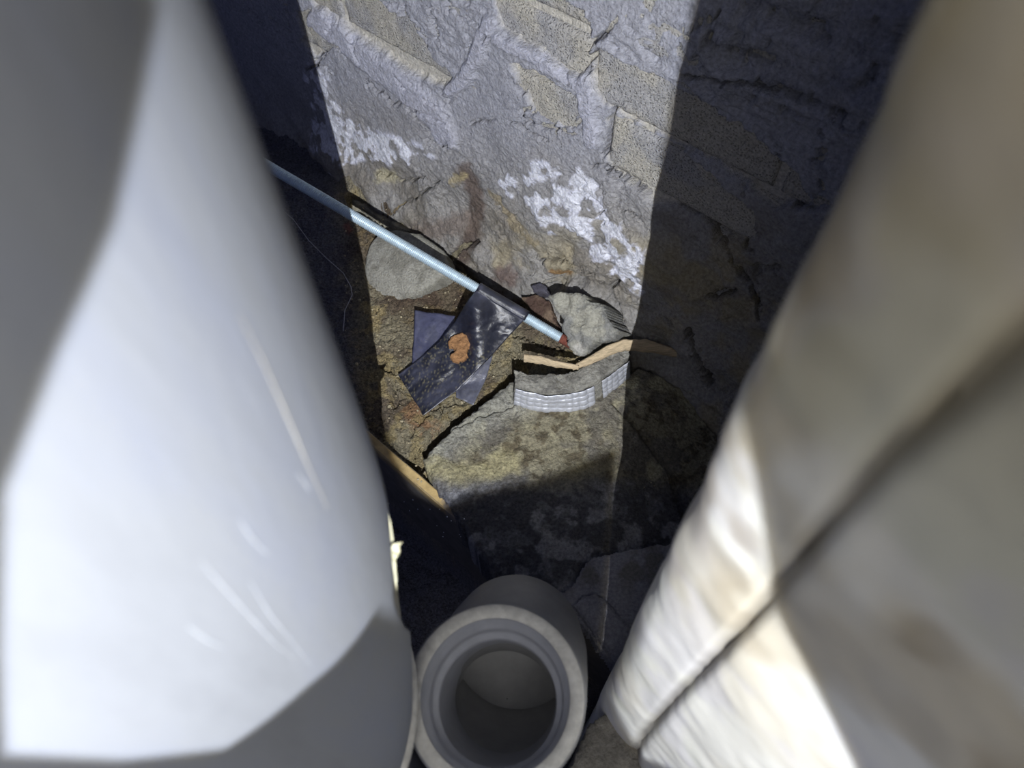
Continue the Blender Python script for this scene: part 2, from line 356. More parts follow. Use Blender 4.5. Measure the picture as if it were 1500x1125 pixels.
# bricks: each one its own piece, face uneven and pitted, set just below the mortar's surface
BL, BH, PITZ = 0.190, 0.057, 0.0650
COURSES = [(0.0115, 0.09), (0.0765, -0.01), (0.1415, 0.09), (0.2065, 0.01), (0.2715, 0.1965), (0.3365, 0.172), (0.4015, 0.085), (0.4665, 0.18), (0.5315, 0.08)]
bi = 0
for ci, (z0, j0) in enumerate(COURSES):
    for k in range(-4, 3):
        s0 = j0 + 0.004 + k * 0.198; s1 = s0 + BL
        if s1 < -0.6 or s0 > 0.62: continue
        uc, vc = proj(wpt((s0 + s1) / 2, z0 + 0.03))
        if z0 > .5 or z0 < .1 or uc < -300 or uc > 1500 or vc < -250: continue
        exd = any(inside(np.array([u_]), np.array([v_]), p)[0] for p in EXPOSED for u_, v_ in [tuple(map(float, proj(wpt(s_, z_)))) for s_ in np.linspace(s0, s1, 9) for z_ in (z0 + .01, z0 + 0.028, z0 + .045)])
        rs = 0.003 if exd else 0.03
        gs = np.linspace(s0, s1, int(BL / rs) + 2); gz = np.linspace(z0, z0 + BH, int(BH / rs) + 2)
        A, B = np.meshgrid(gs, gz, indexing='ij')
        ed = np.minimum(np.minimum(A - s0, s1 - A), np.minimum(B - z0, z0 + BH - B))
        hb = (0.0005 if exd else -0.0045) + (fbm(A, B, 0.01, 4, 200 + bi) - .5) * 0.003 * (1 if exd else .2) - 0.003 * sstep(0.004, 0, ed + (fbm(A, B, 0.008, 2, 300) - .5) * 0.004)
        hb = hb - 0.0025 * sstep(0.66, 0.8, fbm(A, B, 0.004, 2, 400 + bi))
        Pb = W0 + A[..., None] * SD + B[..., None] * UP + hb[..., None] * NW
        Cb = np.ones(A.shape + (3,)) * lin((186, 182, 173)); Cb = mixc(Cb, (172, 171, 172), sstep(0.4, 0.7, fbm(A, B, 0.04, 3, 500 + bi)))
        nx, ny = A.shape
        # close it into a solid: back ring
        Vb = np.concatenate([Pb.reshape(-1, 3), np.array([wpt(a, b, -0.06) for a in (s0, s1) for b in (z0, z0 + BH)])])
        Q = gridq(nx, ny); n0 = nx * ny
        me = bpy.data.meshes.new('brick')
        fc = [tuple(q) for q in Q]
        idx = np.arange(n0).reshape(nx, ny)
        fc += [tuple(idx[:, 0]) + (n0 + 2, n0), tuple(idx[::-1, -1]) + (n0 + 1, n0 + 3), tuple(idx[0, ::-1]) + (n0, n0 + 1), tuple(idx[-1, :]) + (n0 + 3, n0 + 2), (n0, n0 + 2, n0 + 3, n0 + 1)]
        me.from_pydata([tuple(v) for v in Vb], [], fc); me.update()
        ca = me.color_attributes.new('Col', 'FLOAT_COLOR', 'POINT'); cc = np.ones((len(Vb), 4)); cc[:n0, :3] = Cb.reshape(-1, 3); cc[n0:, :3] = 0.4
        ca.data.foreach_set('color', cc.ravel().astype(np.float32))
        bm = bmesh.new(); bm.from_mesh(me); bmesh.ops.recalc_face_normals(bm, faces=bm.faces); bm.to_mesh(me); bm.free()
        link('brick', me, m_brick, wall); bi += 1

# ================================================================== FLOOR
PXB = (575, 680)                                                         # where the board's top edge starts to catch the lamp
ZB = 0.030
B0 = on_floor(*PXB, ZB)
NB = np.cross(UP, SD); NB = NB if NB.dot(NW) > 0 else -NB                 # level, towards the viewer's side
def bdist(Pt): return (Pt - B0) @ NB                                      # >0 : on the near side of the board
gx = np.concatenate([np.arange(-0.62, -0.36, 0.006), np.arange(-0.36, 0.26, 0.0015), np.arange(0.26, 0.62, 0.006)]); gy = np.concatenate([np.arange(-0.02, 0.24, 0.006), np.arange(0.24, 0.86, 0.0015), np.arange(0.86, 1.0, 0.006)])
GX, GY = np.meshgrid(gx, gy, indexing='ij')
fb = np.stack([GX, GY, 0 * GX], -1)
U, V = proj(fb)
bd = bdist(fb); wd = (fb - W0) @ NW
lump = fbm(GX, GY, 0.03, 4, 601) - .5; grit = fbm(GX, GY, 0.007, 4, 603, True) - .5
h = lump * 0.012 + grit * 0.0075 + (fbm(GX, GY, 0.0035, 2, 605) - .5) * 0.003 + (fbm(GX, GY, 0.1, 2, 607) - .5) * .012
h = h + 0.02 * sstep(0.03, 0.0, wd)
st = np.maximum.reduce([sstep(wd_, wd_ * .5, dline(U + lump * 30, V + grit * 12, pts)) for pts, wd_ in (
    ([(556, 338), (562, 352), (575, 372)], 5), ([(640, 350), (670, 358), (700, 372)], 6), ([(755, 488), (790, 505), (830, 512)], 4), ([(560, 540), (590, 552)], 3), ([(580, 560), (575, 600)], 2.5),
    ([(600, 640), (640, 600), (680, 590)], 2), ([(640, 560), (650, 610)], 1.5))])
h = h - st * 0.012
h = h - 0.03 * sstep(16, 8, dline(U, V, [(600, 690), (640, 655), (690, 610), (735, 585), (772, 520)]))
h = h - 0.05 * np.maximum(sstep(14, 9, dline(U + lump * 12, V + grit * 10, SHADOW_GROOVE)), .15 * sstep(12, 4, dline(U + lump * 20, V + grit * 10, [(802, 424), (832, 406), (868, 414), (889, 434), (901, 468)])))
drop = sstep(-0.006, 0.004, bd - 0.0)
h = h * (1 - drop) + (-0.20 + lump * 0.02) * drop
C = np.ones(h.shape + (3,)) * lin((142, 134, 112))
C = mixc(C, (106, 94, 80), sstep(0.48, 0.66, fbm(GX, GY, 0.045, 4, 611)) * 0.85)
C = mixc(C, (168, 152, 112), sstep(0.55, 0.72, fbm(GX, GY, 0.02, 4, 613)) * 0.8)
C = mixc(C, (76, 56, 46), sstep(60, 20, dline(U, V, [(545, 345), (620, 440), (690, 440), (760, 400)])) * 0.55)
C = mixc(C, (152, 116, 84), np.maximum(sstep(26, 6, dline(U + lump * 50, V, [(700, 460), (712, 500)])), sstep(24, 8, dline(U + lump * 60, V + grit * 40, [(605, 605), (625, 622)]))) * 0.75)
C = mixc(C, (150, 100, 78), sstep(8, 2, dline(U, V, [(508, 332), (512, 338)])))
C = mixc(C, (158, 142, 100), sstep(0.5, 0.65, fbm(GX, GY, 0.012, 3, 617)) * sstep(500, 560, V) * 0.6)
C = mixc(C, (112, 112, 120), sstep(915, 960, U) * sstep(540, 600, V) * 0.8)  # grey painted over the shaded right part of the floor
C = mixc(C, (96, 100, 118), sstep(560, 500, U + V * -.1 + 60) * .8)  # bluish grey painted over the floor in the pipe's shadow
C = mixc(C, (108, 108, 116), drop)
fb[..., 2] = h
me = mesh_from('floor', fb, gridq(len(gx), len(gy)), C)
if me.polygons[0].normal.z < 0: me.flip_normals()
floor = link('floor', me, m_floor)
tag(floor, 'brown gritty rubble floor at the foot of the brick wall', None, None, 'structure')

# other sides of the shaft
wl = plain_box('wall_left', wpt(-0.62, -0.25, 0.0), -0.08 * SD, 1.0 * NW, 1.35 * UP, m_conc); tag(wl, 'plain concrete side wall of the shaft beyond the white pipe', None, None, 'structure')
wr = plain_box('wall_right', wpt(0.89, -0.25, 0.0), 0.08 * SD, 0.75 * NW, 1.35 * UP, m_conc); tag(wr, 'plain concrete side wall of the shaft beyond the wrapped column', None, None, 'structure')

# ================================================================== CONCRETE LEDGES
def col_ledge(u, v, a, b, h_):
    C = np.ones(u.shape + (3,)) * lin((146, 140, 118)); C = mixc(C, (92, 82, 64), sstep(0.52, 0.66, fbm(a, b, 0.009, 3, 715)) * .8)
    C = mixc(C, (116, 112, 104), sstep(0.45, 0.62, fbm(a, b, 0.04, 4, 701)) * 0.8)
    C = mixc(C, (172, 166, 138), sstep(0.56, 0.68, fbm(a, b, 0.03, 4, 703)) * 0.8)
    C = mixc(C, (168, 168, 160), sstep(60, 15, dline(u, v, [(640, 640), (700, 590), (750, 575)])) * 0.7)
    C = mixc(C, (178, 170, 132), sstep(26, 8, dline(u, v, [(625, 690), (700, 700), (745, 680)]) + (fbm(a, b, .01, 3, 5) - .5) * 30) * 0.8)
    C = mixc(C, (112, 114, 122), sstep(690, 735, v) * .85); C = mixc(C, (84, 84, 88), sstep(0.42, 0.6, fbm(a, b, 0.022, 5, 707, True)) * sstep(680, 730, v) * 0.8)  # shade put into the colour: greyer where the ledge is unlit
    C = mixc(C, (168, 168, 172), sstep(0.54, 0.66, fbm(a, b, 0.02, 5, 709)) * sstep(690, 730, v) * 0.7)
    return C
def h_ledge(u, v, a, b):
    e = -0.006 * sstep(2.5, .8, dline(u + (fbm(a, b, .01, 3, 9) - .5) * 12, v + (fbm(b, a, .01, 3, 8) - .5) * 12, [(618, 652), (690, 618), (720, 602), (765, 592)]))
    e = e - 0.03 * sstep(60, 190, (u - 905) * 0.8 + (v - 600) * .2 + 60)
    return e - .008 * sstep(5, 2, dline(u, v, [(900, 590), (935, 625), (985, 680), (1010, 740)]))
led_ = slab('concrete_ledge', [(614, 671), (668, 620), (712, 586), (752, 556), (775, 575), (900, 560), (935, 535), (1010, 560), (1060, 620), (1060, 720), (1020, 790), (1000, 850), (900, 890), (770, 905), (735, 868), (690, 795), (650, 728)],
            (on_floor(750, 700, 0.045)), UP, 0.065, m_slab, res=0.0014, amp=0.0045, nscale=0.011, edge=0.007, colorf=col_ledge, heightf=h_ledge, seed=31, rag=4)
tag(led_, 'yellowish broken concrete ledge below the quilted foil patch', 'concrete ledge')
def col_low(u, v, a, b, h_):
    C = np.ones(u.shape + (3,)) * lin((150, 150, 158)); C = mixc(C, (124, 122, 120), sstep(0.4, 0.6, fbm(a, b, 0.02, 4, 721)) * sstep(900, 830, v))
    return C
low_ = slab('mortar_slab', [(760, 872), (800, 872), (835, 860), (850, 835), (864, 816), (925, 802), (1000, 792), (1060, 830), (1040, 1010), (940, 1080), (905, 990), (878, 950), (840, 905)],
            on_floor(880, 880, 0.060), UP, 0.02, m_chunk, res=0.002, amp=0.0018, nscale=0.03, edge=0.005, colorf=col_low, seed=41, rag=3)
tag(low_, 'smoother grey mortar slab in shade right of the grey pipe socket', 'mortar slab')
lo2 = slab('mortar_block', [(838, 885), (855, 870), (875, 866), (893, 880), (930, 925), (965, 990), (925, 1010), (885, 950)],
           on_floor(880, 900, 0.070), UP, 0.02, m_chunk, res=0.002, amp=0.001, nscale=0.03, edge=0.008, colorf=col_low, seed=43, rag=1)
tag(lo2, 'small rounded shaded mortar block beside the open grey pipe socket', 'mortar block')
def col_grey(c1, c2):
    def f_(u, v, a, b, h_):
        C = np.ones(u.shape + (3,)) * lin(c1); return mixc(C, c2, sstep(0.42, 0.66, fbm(a, b, 0.015, 4, 731)))
    return f_
def stone(name, poly, z, th, label, seed, c1=(150, 148, 145), c2=(120, 118, 116)):
    cx = sum(p[0] for p in poly) / len(poly); cy = sum(p[1] for p in poly) / len(poly)
    o = slab(name, poly, on_floor(cx, cy, z), UP, th, m_chunk, res=0.0018, amp=0.002, nscale=0.02, edge=0.008, colorf=col_grey(c1, c2), seed=seed, rag=2)
    return tag(o, label, 'rubble')
stone('concrete_lump', [(835, 1125), (850, 1085), (862, 1060), (895, 1040), (950, 1045), (960, 1130), (900, 1200), (850, 1180)], 0.13, 0.34,
      'pale concrete lump at the bottom between grey socket and wrapped column', 77, (165, 160, 150), (140, 136, 128))

# ================================================================== BOARD
bs = np.linspace(-0.45, 0.42, 260)
prof = [(-0.011, -0.19), (-0.011, 0.0), (-0.0095, 0.0015), (-0.001, 0.0012), (0.0, 0.0), (0.0, -0.02), (0.001, -0.06), (0.0, -0.12), (0.0, -0.19)]
Vb, Cb = [], []
for s_ in bs:
    for (e_, z_) in prof:
        wv = (vnoise(np.array([s_ * 60 + 5]), np.array([z_ * 90 + e_ * 60]), 5)[0] - .5) * 0.003
        nick = 0.004 * max(0, vnoise(np.array([s_ * 130]), np.array([1.3]), 9)[0] - .6) if z_ > -0.001 else 0
        Vb.append(B0 + s_ * SD + e_ * NB + (z_ + wv * (z_ > -.15) - nick) * UP)
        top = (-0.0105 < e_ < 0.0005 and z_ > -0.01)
        u_, v_ = proj(Vb[-1]); c_ = lin((176, 152, 104)) if top and u_ < 650 else (lin((128, 118, 106)) if top else lin((92, 88, 84)))  # light put into the colour: top paler up to the pool's edge
        Cb.append(c_)
me = mesh_from('board', np.array(Vb), gridq(len(bs), len(prof), flip=False), np.array(Cb))
bm = bmesh.new(); bm.from_mesh(me); bmesh.ops.holes_fill(bm, edges=[e for e in bm.edges if e.is_boundary]); bmesh.ops.recalc_face_normals(bm, faces=bm.faces); bm.to_mesh(me); bm.free()
board = link('formwork_board', me, m_board); me.polygons.foreach_set('use_smooth', [False] * len(me.polygons))
tag(board, 'dark weathered board standing on edge with a splintered top painted paler where lit', 'board')
bmd = bmesh.new()
for (u_, v_) in [(630, 746), (644, 746), (655, 757), (661, 763), (649, 786), (650, 780), (675, 786), (677, 779), (673, 783), (612, 746), (592, 735), (640, 770), (600, 748), (605, 732), (680, 760)]:
    p = on_plane(u_, v_, B0 + 0.0012 * NB, NB); bmesh.ops.create_icosphere(bmd, subdivisions=1, radius=random.uniform(.0006, .0012), matrix=Matrix.Translation(p))
me = bpy.data.meshes.new('water_drops'); bmd.to_mesh(me); bmd.free()
o = link('droplets', me, m_speck, board); tag(o, 'white specks of splash on the board', None, None, 'stuff')

# ================================================================== RUBBLE AT THE WALL'S FOOT
nmix = NW * 0.62 + UP * 0.78
def col_chunk(u, v, a, b, h_):
    C = np.ones(u.shape + (3,)) * lin((172, 170, 158)); C = mixc(C, (146, 146, 142), sstep(0.4, 0.62, fbm(a, b, 0.02, 4, 751)))
    return mixc(C, (186, 184, 178), sstep(14, 4, np.hypot(u - 848, v - 512)))
ch = slab('mortar_chunk', [(801, 433), (822, 426), (845, 427), (862, 437), (884, 448), (893, 470), (903, 482), (901, 497), (872, 502), (862, 517), (850, 522), (838, 515), (828, 496), (820, 486), (822, 470), (812, 452)],
          at(850, 470, 0.835), nmix, 0.12, m_chunk, res=0.0015, amp=0.006, nscale=0.02, edge=0.006, colorf=col_chunk, seed=51, rag=5, ridge=True)
tag(ch, 'pale grey crumbling mortar chunk holding the lower end of the threaded rod', 'mortar chunk')
def dome(cu, cv, ru, rv, hh, ang=0):
    def f_(u, v, a, b):
        c_, s_ = math.cos(ang), math.sin(ang); x = (u - cu) * c_ + (v - cv) * s_; y = -(u - cu) * s_ + (v - cv) * c_
        return hh * np.sqrt(np.clip(1 - (x / ru) ** 2 - (y / rv) ** 2, 0, 1))
    return f_
do = slab('mortar_dollop', [(548, 360), (540, 385), (538, 412), (548, 436), (570, 448), (600, 445), (628, 432), (650, 416), (668, 398), (655, 372), (620, 348), (585, 340), (560, 345)],
          on_floor(600, 395, 0.006), UP * 0.9 + NW * .4, 0.03, m_chunk, res=0.0017, amp=0.0016, nscale=0.012, edge=0.006, colorf=col_grey((168, 166, 156), (146, 144, 134)),
          heightf=dome(602, 392, 78, 62, 0.022, .1), seed=61, rag=1.5)
tag(do, 'smooth rounded grey mortar dollop on brown rubble under the threaded rod', 'mortar dollop')
f2 = slab('mortar_flake', [(495, 282), (520, 292), (560, 318), (600, 338), (583, 345), (545, 338), (515, 328), (497, 322)], on_wall(545, 318, 0.035), NW + .5 * UP, 0.05, m_chunk, res=0.0018, amp=0.002,
          nscale=0.015, colorf=col_grey((176, 170, 152), (150, 146, 134)), seed=63, rag=2)
tag(f2, 'pale flat mortar flake just above the upper lit end of the rod', 'mortar flake')
# rusty-stained stone splinters beside the chunk
f3 = slab('stone_splinter', [(762, 436), (785, 430), (806, 442), (812, 462), (822, 486), (806, 480), (785, 462)], on_floor(790, 455, 0.03), UP + .5 * NW, 0.03, m_chunk, res=0.0016, amp=0.003,
          nscale=0.01, colorf=col_grey((128, 110, 94), (92, 74, 66)), seed=64, rag=2, ridge=True)
tag(f3, 'reddish brown stone splinter left of the pale mortar chunk', 'stone')
f4 = slab('stone_chip', [(776, 418), (790, 412), (802, 418), (798, 428), (782, 430)], on_floor(790, 421, 0.05), UP + .5 * NW, 0.04, m_chunk, res=0.0014, amp=0.002,
          nscale=0.01, colorf=col_grey((120, 118, 132), (84, 82, 92)), seed=65, rag=1)
tag(f4, 'small dark bluish stone chip above the reddish splinter', 'stone')

# loose grit: real crumbs, nobody could count them
bmd = bmesh.new(); rnd = random.Random(3)
for k in range(950):
    u_ = rnd.uniform(505, 960); v_ = rnd.uniform(300, 720)
    if rnd.random() < 0.75:
        p = on_floor(u_, v_, 0.002)
        if bdist(p) > -0.012 or (p - W0) @ NW < 0.01: continue
        if v_ > 560 + (770 - u_) * 0.7: p = on_floor(u_, v_, 0.033)
    else:
        p = on_floor(u_, v_, 0.033)
        if bdist(p) > -0.012 or v_ < 590 + max(0, (770 - u_)) * 0.55: continue
    r_ = rnd.uniform(0.0006, 0.0018) * (1.7 if rnd.random() < .06 else 1)
    mt = Matrix.Translation(p) @ Matrix.Rotation(rnd.random() * 6, 4, Vector((rnd.random(), rnd.random(), rnd.random())).normalized()) @ Matrix.Diagonal((1, rnd.uniform(.6, 1), rnd.uniform(.5, .9), 1))
    bmesh.ops.create_icosphere(bmd, subdivisions=1, radius=r_, matrix=mt)
me = bpy.data.meshes.new('grit'); bmd.to_mesh(me); bmd.free()
m_grit = mat('sand_grit', (0.38, 0.33, 0.22), rough=0.9, var=0.5, vscale=120, bump=0.3)
o = link('grit', me, m_grit, None, smooth=False); tag(o, 'loose pale grit scattered over rubble and ledge', 'grit', None, 'stuff')

# ================================================================== THREADED ROD
ra, rb = at(300, 189, 0.885), at(842, 507, 0.875)
rodE = empty('threaded_rod', ra, 'long zinc threaded rod crossing diagonally in front of the wall', 'rod')
Lr = float(np.linalg.norm(rb - ra)); dr = (rb - ra) / Lr
pitch = 0.0023; nth = int(Lr / pitch); seg = 18; perT = 4
o1 = np.cross(dr, UP); o1 /= np.linalg.norm(o1); o2 = np.cross(dr, o1)
def rod(name, t0, t1, m_):
    n = int((t1 - t0) * nth * perT); V_ = []
    for i in range(n + 1):
        for k in range(seg):
            a = 2 * math.pi * k / seg; ph = (i / perT + k / seg) % 1.0; tri = 1 - abs(2 * ph - 1)
            r_ = 0.0052 + 0.0019 * tri
            V_.append(ra + dr * (Lr * (t0 + (t1 - t0) * i / n)) + (o1 * math.cos(a) + o2 * math.sin(a)) * r_)
    fs = [(i * seg + k, i * seg + (k + 1) % seg, (i + 1) * seg + (k + 1) % seg, (i + 1) * seg + k) for i in range(n) for k in range(seg)]
    fs += [tuple(range(seg))[::-1], tuple(n * seg + k for k in range(seg))]
    me = bpy.data.meshes.new(name); me.from_pydata([tuple(v) for v in V_], [], fs); me.update()
    return link(name, me, m_, rodE)
rod('shank', 0, 0.962, m_zinc)
tag(rod('rusted_end', 0.962, 1.0, m_rust), 'rusty red end of the rod')
rod_at = lambda u: at(u, 189 + (u - 300) * (318 / 542.0), 0.885 - 0.01 * (u - 300) / 542)

# ================================================================== BLACK TAPE
tape = empty('black_tape', on_floor(650, 530, 0.02), 'dusty black adhesive tape looped over the threaded rod onto the rubble', 'tape')
def strip_grid(name, left, right, depthf, m_, parent, nu=60, nv=26, bulge=None, colorf=None, thick=0.0007):
    """ribbon between two sampled edges; each edge: list of (u, v, point)"""
    def samp(pts, t):
        x = t * (len(pts) - 1); i = min(int(x), len(pts) - 2); f_ = x - i
        return np.asarray(pts[i]) * (1 - f_) + np.asarray(pts[i + 1]) * f_
    G = np.zeros((nu, nv, 3))
    for i in range(nu):
        a = samp(left, i / (nu - 1)); b = samp(right, i / (nu - 1))
        for j in range(nv): G[i, j] = a + (b - a) * j / (nv - 1)
    nn = np.cross(G[-1, 0] - G[0, 0], G[0, -1] - G[0, 0]); nn /= np.linalg.norm(nn)
    if nn[2] < 0: nn = -nn
    I, J = np.meshgrid(np.linspace(0, 1, nu), np.linspace(0, 1, nv), indexing='ij')
    G = G + (bulge(I, J) if bulge else 0 * I)[..., None] * nn
    C = colorf(I, J) if colorf else np.ones(G.shape) * .03
    me = mesh_from(name, G, gridq(nu, nv), C)
    o = link(name, me, m_, parent); so = o.modifiers.new('thickness', 'SOLIDIFY'); so.thickness = thick; so.offset = 0
    return o
def Pf(u, v, z=0.006): return on_floor(u, v, z)
def near(p, k): return p - NB * 0 + (CAM - p) / np.linalg.norm(CAM - p) * k
R1, R2 = near(rod_at(699), .008), near(rod_at(771), .008)
RB1, RB2 = rod_at(701) + .008 * (UP) - .0 * NW, rod_at(772) + .008 * UP
def tcol(seed, dust=0.5, base_=(34, 36, 48)):
    def f_(i, j):
        C = np.ones(i.shape + (3,)) * lin(base_)
        d_ = sstep(0.60, 0.72, fbm(i * 6, j * 3, 0.05, 4, seed)) * sstep(0.25, 0.6, i + .15 * (fbm(i, j, .3, 2, 3) - .5)) * dust
        C = mixc(C, (128, 122, 96), d_); return mixc(C, (74, 76, 92), sstep(0.5, 0.7, fbm(i * 3, j * 3, .8, 3, seed + 3)) * 0.6)
    return f_
def tb(i, j):
    crease = np.exp(-((j - 0.05 - i * 1.5) / 0.30) ** 2) * 0.022 * sstep(0.0, 0.12, i) * sstep(0.75, 0.3, i) + np.exp(-np.abs(i - 0.42 - .1 * j) / .05) * .003
    return crease + (fbm(i * 2, j, 0.25, 3, 77) - .5) * 0.008 * sstep(0, .2, i)
L_edge = [R1, Pf(668, 470, 0.052), Pf(643, 500, 0.036), Pf(615, 525, 0.024), Pf(583, 549, 0.014)]
R_edge = [R2, Pf(748, 490, 0.052), Pf(718, 524, 0.036), Pf(672, 570, 0.024), Pf(620, 609, 0.014)]
o = strip_grid('tape_strip', L_edge, R_edge, None, m_tape, tape, 90, 40, tb, tcol(7, .6))
# wrap over the rod
wl_, wr_ = [], []
for k in range(9):
    a = math.radians(-30 + 250 * k / 8); 
    for lst, c0 in ((wl_, rod_at(699)), (wr_, rod_at(771))):
        tow = (CAM - c0) / np.linalg.norm(CAM - c0); sd_ = np.cross(dr, tow); sd_ /= np.linalg.norm(sd_); sd_ = sd_ if sd_[2] < 0 else -sd_
        lst.append(c0 + (tow * math.cos(a) - sd_ * math.sin(a)) * 0.0085)
o = strip_grid('rod_wrap', wl_, wr_, None, m_tape, tape, 24, 20, None, tcol(9, .4))
# shorter strip stuck crosswise underneath
o = strip_grid('under_strip', [Pf(608, 455, .03), Pf(606, 500, .018), Pf(603, 535, .014)], [Pf(667, 463, .03), Pf(660, 505, .018), Pf(650, 540, .014)], None, m_tape, tape, 30, 24,
               lambda i, j: (fbm(i, j, .3, 3, 5) - .5) * .005, tcol(12, .15, (70, 72, 96)))
tag(o, 'bluish grey end of tape showing left of the main strip')
o = strip_grid('under_strip', [Pf(722, 520, .02), Pf(712, 555, .012), Pf(693, 594, .010)], [Pf(680, 545, .02), Pf(668, 568, .012), Pf(668, 582, .010)], None, m_tape, tape, 24, 20,
               lambda i, j: (fbm(i, j, .3, 3, 6) - .5) * .004, tcol(13, .2, (92, 94, 108)))
tag(o, 'greyer end of tape showing right of the main strip')
mudp = slab('mud_clot', [(655, 499), (664, 489), (678, 486), (688, 492), (690, 503), (684, 512), (686, 520), (676, 528), (662, 528), (658, 520), (668, 511), (657, 508)],
            on_floor(672, 507, 0.052), UP + 0.1 * NW, 0.006, m_mud, tape, res=0.0011, amp=0.002, nscale=0.006, edge=0.003, rag=2, raglen=0.005, seed=71)
tag(mudp, 'orange mud clot stuck on the tape')

# ================================================================== MORTAR COLLAR WITH FOIL
TOPB = [(753, 542), (775, 547), (800, 549), (828, 546), (852, 540), (874, 530), (896, 516), (918, 502)]
TOPF = [(754, 563), (775, 569), (800, 573), (828, 572), (852, 568), (876, 556), (898, 541), (922, 520)]
BOT = [(751, 588), (775, 596), (800, 600), (828, 600), (854, 596), (878, 584), (900, 566), (924, 545)]
ZT = 0.075
zb = [max(0.03, 0.03) for _ in BOT]
collar = empty('pipe_collar', on_floor(830, 590, 0.03), 'curved broken mortar collar with quilted silver foil pressed on its face', 'mortar collar')
def resamp(P_, n):
    P_ = np.array(P_, float); x = np.linspace(0, len(P_) - 1, n); return np.stack([np.interp(x, np.arange(len(P_)), P_[:, k]) for k in range(P_.shape[1])], -1)
NA = 110
tbk = resamp([on_floor(u, v, ZT) for u, v in TOPB], NA); tfr = resamp([on_floor(u, v, ZT) for u, v in TOPF], NA); bfr = resamp([on_floor(u, v, 0.043) for u, v in BOT], NA)
rows = [tbk * [1, 1, 0] + [0, 0, 0.0]] + [tbk * (1 - t) + tfr * t for t in np.linspace(0, 1, 14)] + [tfr * (1 - t) + bfr * t for t in np.linspace(0.08, 1, 14)] + [bfr * [1, 1, 0] + [0, 0, 0.0]]
G = np.stack(rows, 1)
sc_ = G[..., 0]; jn = np.stack([fbm(G[..., 0] + k, G[..., 1] + G[..., 2], 0.007, 4, 801 + k) - .5 for k in range(3)], -1) * np.array([0.003, 0.003, 0.006])
G = G + jn; G[:, 1:15, 2] += (fbm(G[:, 1:15, 0], G[:, 1:15, 1], 0.02, 3, 811) - .5) * 0.01
C = np.ones(G.shape) * lin((158, 156, 148)); C = mixc(C, (128, 126, 120), sstep(.4, .65, fbm(G[..., 0], G[..., 1] + G[..., 2], .01, 4, 821)))
me = mesh_from('collar_body', G, gridq(NA, G.shape[1]), C)
bm = bmesh.new(); bm.from_mesh(me); bmesh.ops.holes_fill(bm, edges=[e for e in bm.edges if e.is_boundary]); bmesh.ops.recalc_face_normals(bm, faces=bm.faces); bm.to_mesh(me); bm.free()
link('collar_body', me, m_chunk, collar)
def foil(i0, i1, t0, t1, nc, nr, lab):
    a = np.linspace(i0 * (NA - 1), i1 * (NA - 1), nc * 8 + 1); tt = np.linspace(t0, t1, nr * 8 + 1)
    F0 = np.stack([np.interp(a, np.arange(NA), tfr[:, k]) for k in range(3)], -1); F1 = np.stack([np.interp(a, np.arange(NA), bfr[:, k]) for k in range(3)], -1)
    G_ = F0[:, None] * (1 - tt[None, :, None]) + F1[:, None] * tt[None, :, None]
    I, J = np.meshgrid(np.linspace(0, nc, len(a)), np.linspace(0, nr, len(tt)), indexing='ij')
    pil = (np.abs(np.sin(math.pi * I)) ** .5) * (np.abs(np.sin(math.pi * J)) ** .5)
    tang = np.gradient(F0, axis=0); nn = np.cross(tang, (F1 - F0)); nn /= np.linalg.norm(nn, axis=1, keepdims=True)
    nn *= np.where(((CAM - F0) * nn).sum(1) > 0, 1, -1)[:, None]
    I2 = I + (fbm(I, J, 1.7, 2, 833) - .5) * .5; J2 = J + (fbm(J, I, 1.7, 2, 834) - .5) * .4; pil = (np.abs(np.sin(math.pi * I2)) ** .5) * (np.abs(np.sin(math.pi * J2)) ** .5)
    wob = (fbm(I, J, 2.5, 3, 831) - .5) * .004
    G_ = G_ + nn[:, None] * (0.0032 + 0.0016 * pil + wob)[..., None]
    me = mesh_from('foil_patch', G_, gridq(len(a), len(tt))); o = link('foil_patch', me, m_foil, collar)
    so = o.modifiers.new('t', 'SOLIDIFY'); so.thickness = 0.0012; so.offset = -1
    tag(o, lab); return o
foil(0.02, 0.66, 0.08, 0.98, 11, 4, 'wide quilted silver foil patch')
foil(0.73, 0.97, 0.05, 0.95, 5, 4, 'smaller dull foil patch at the right')

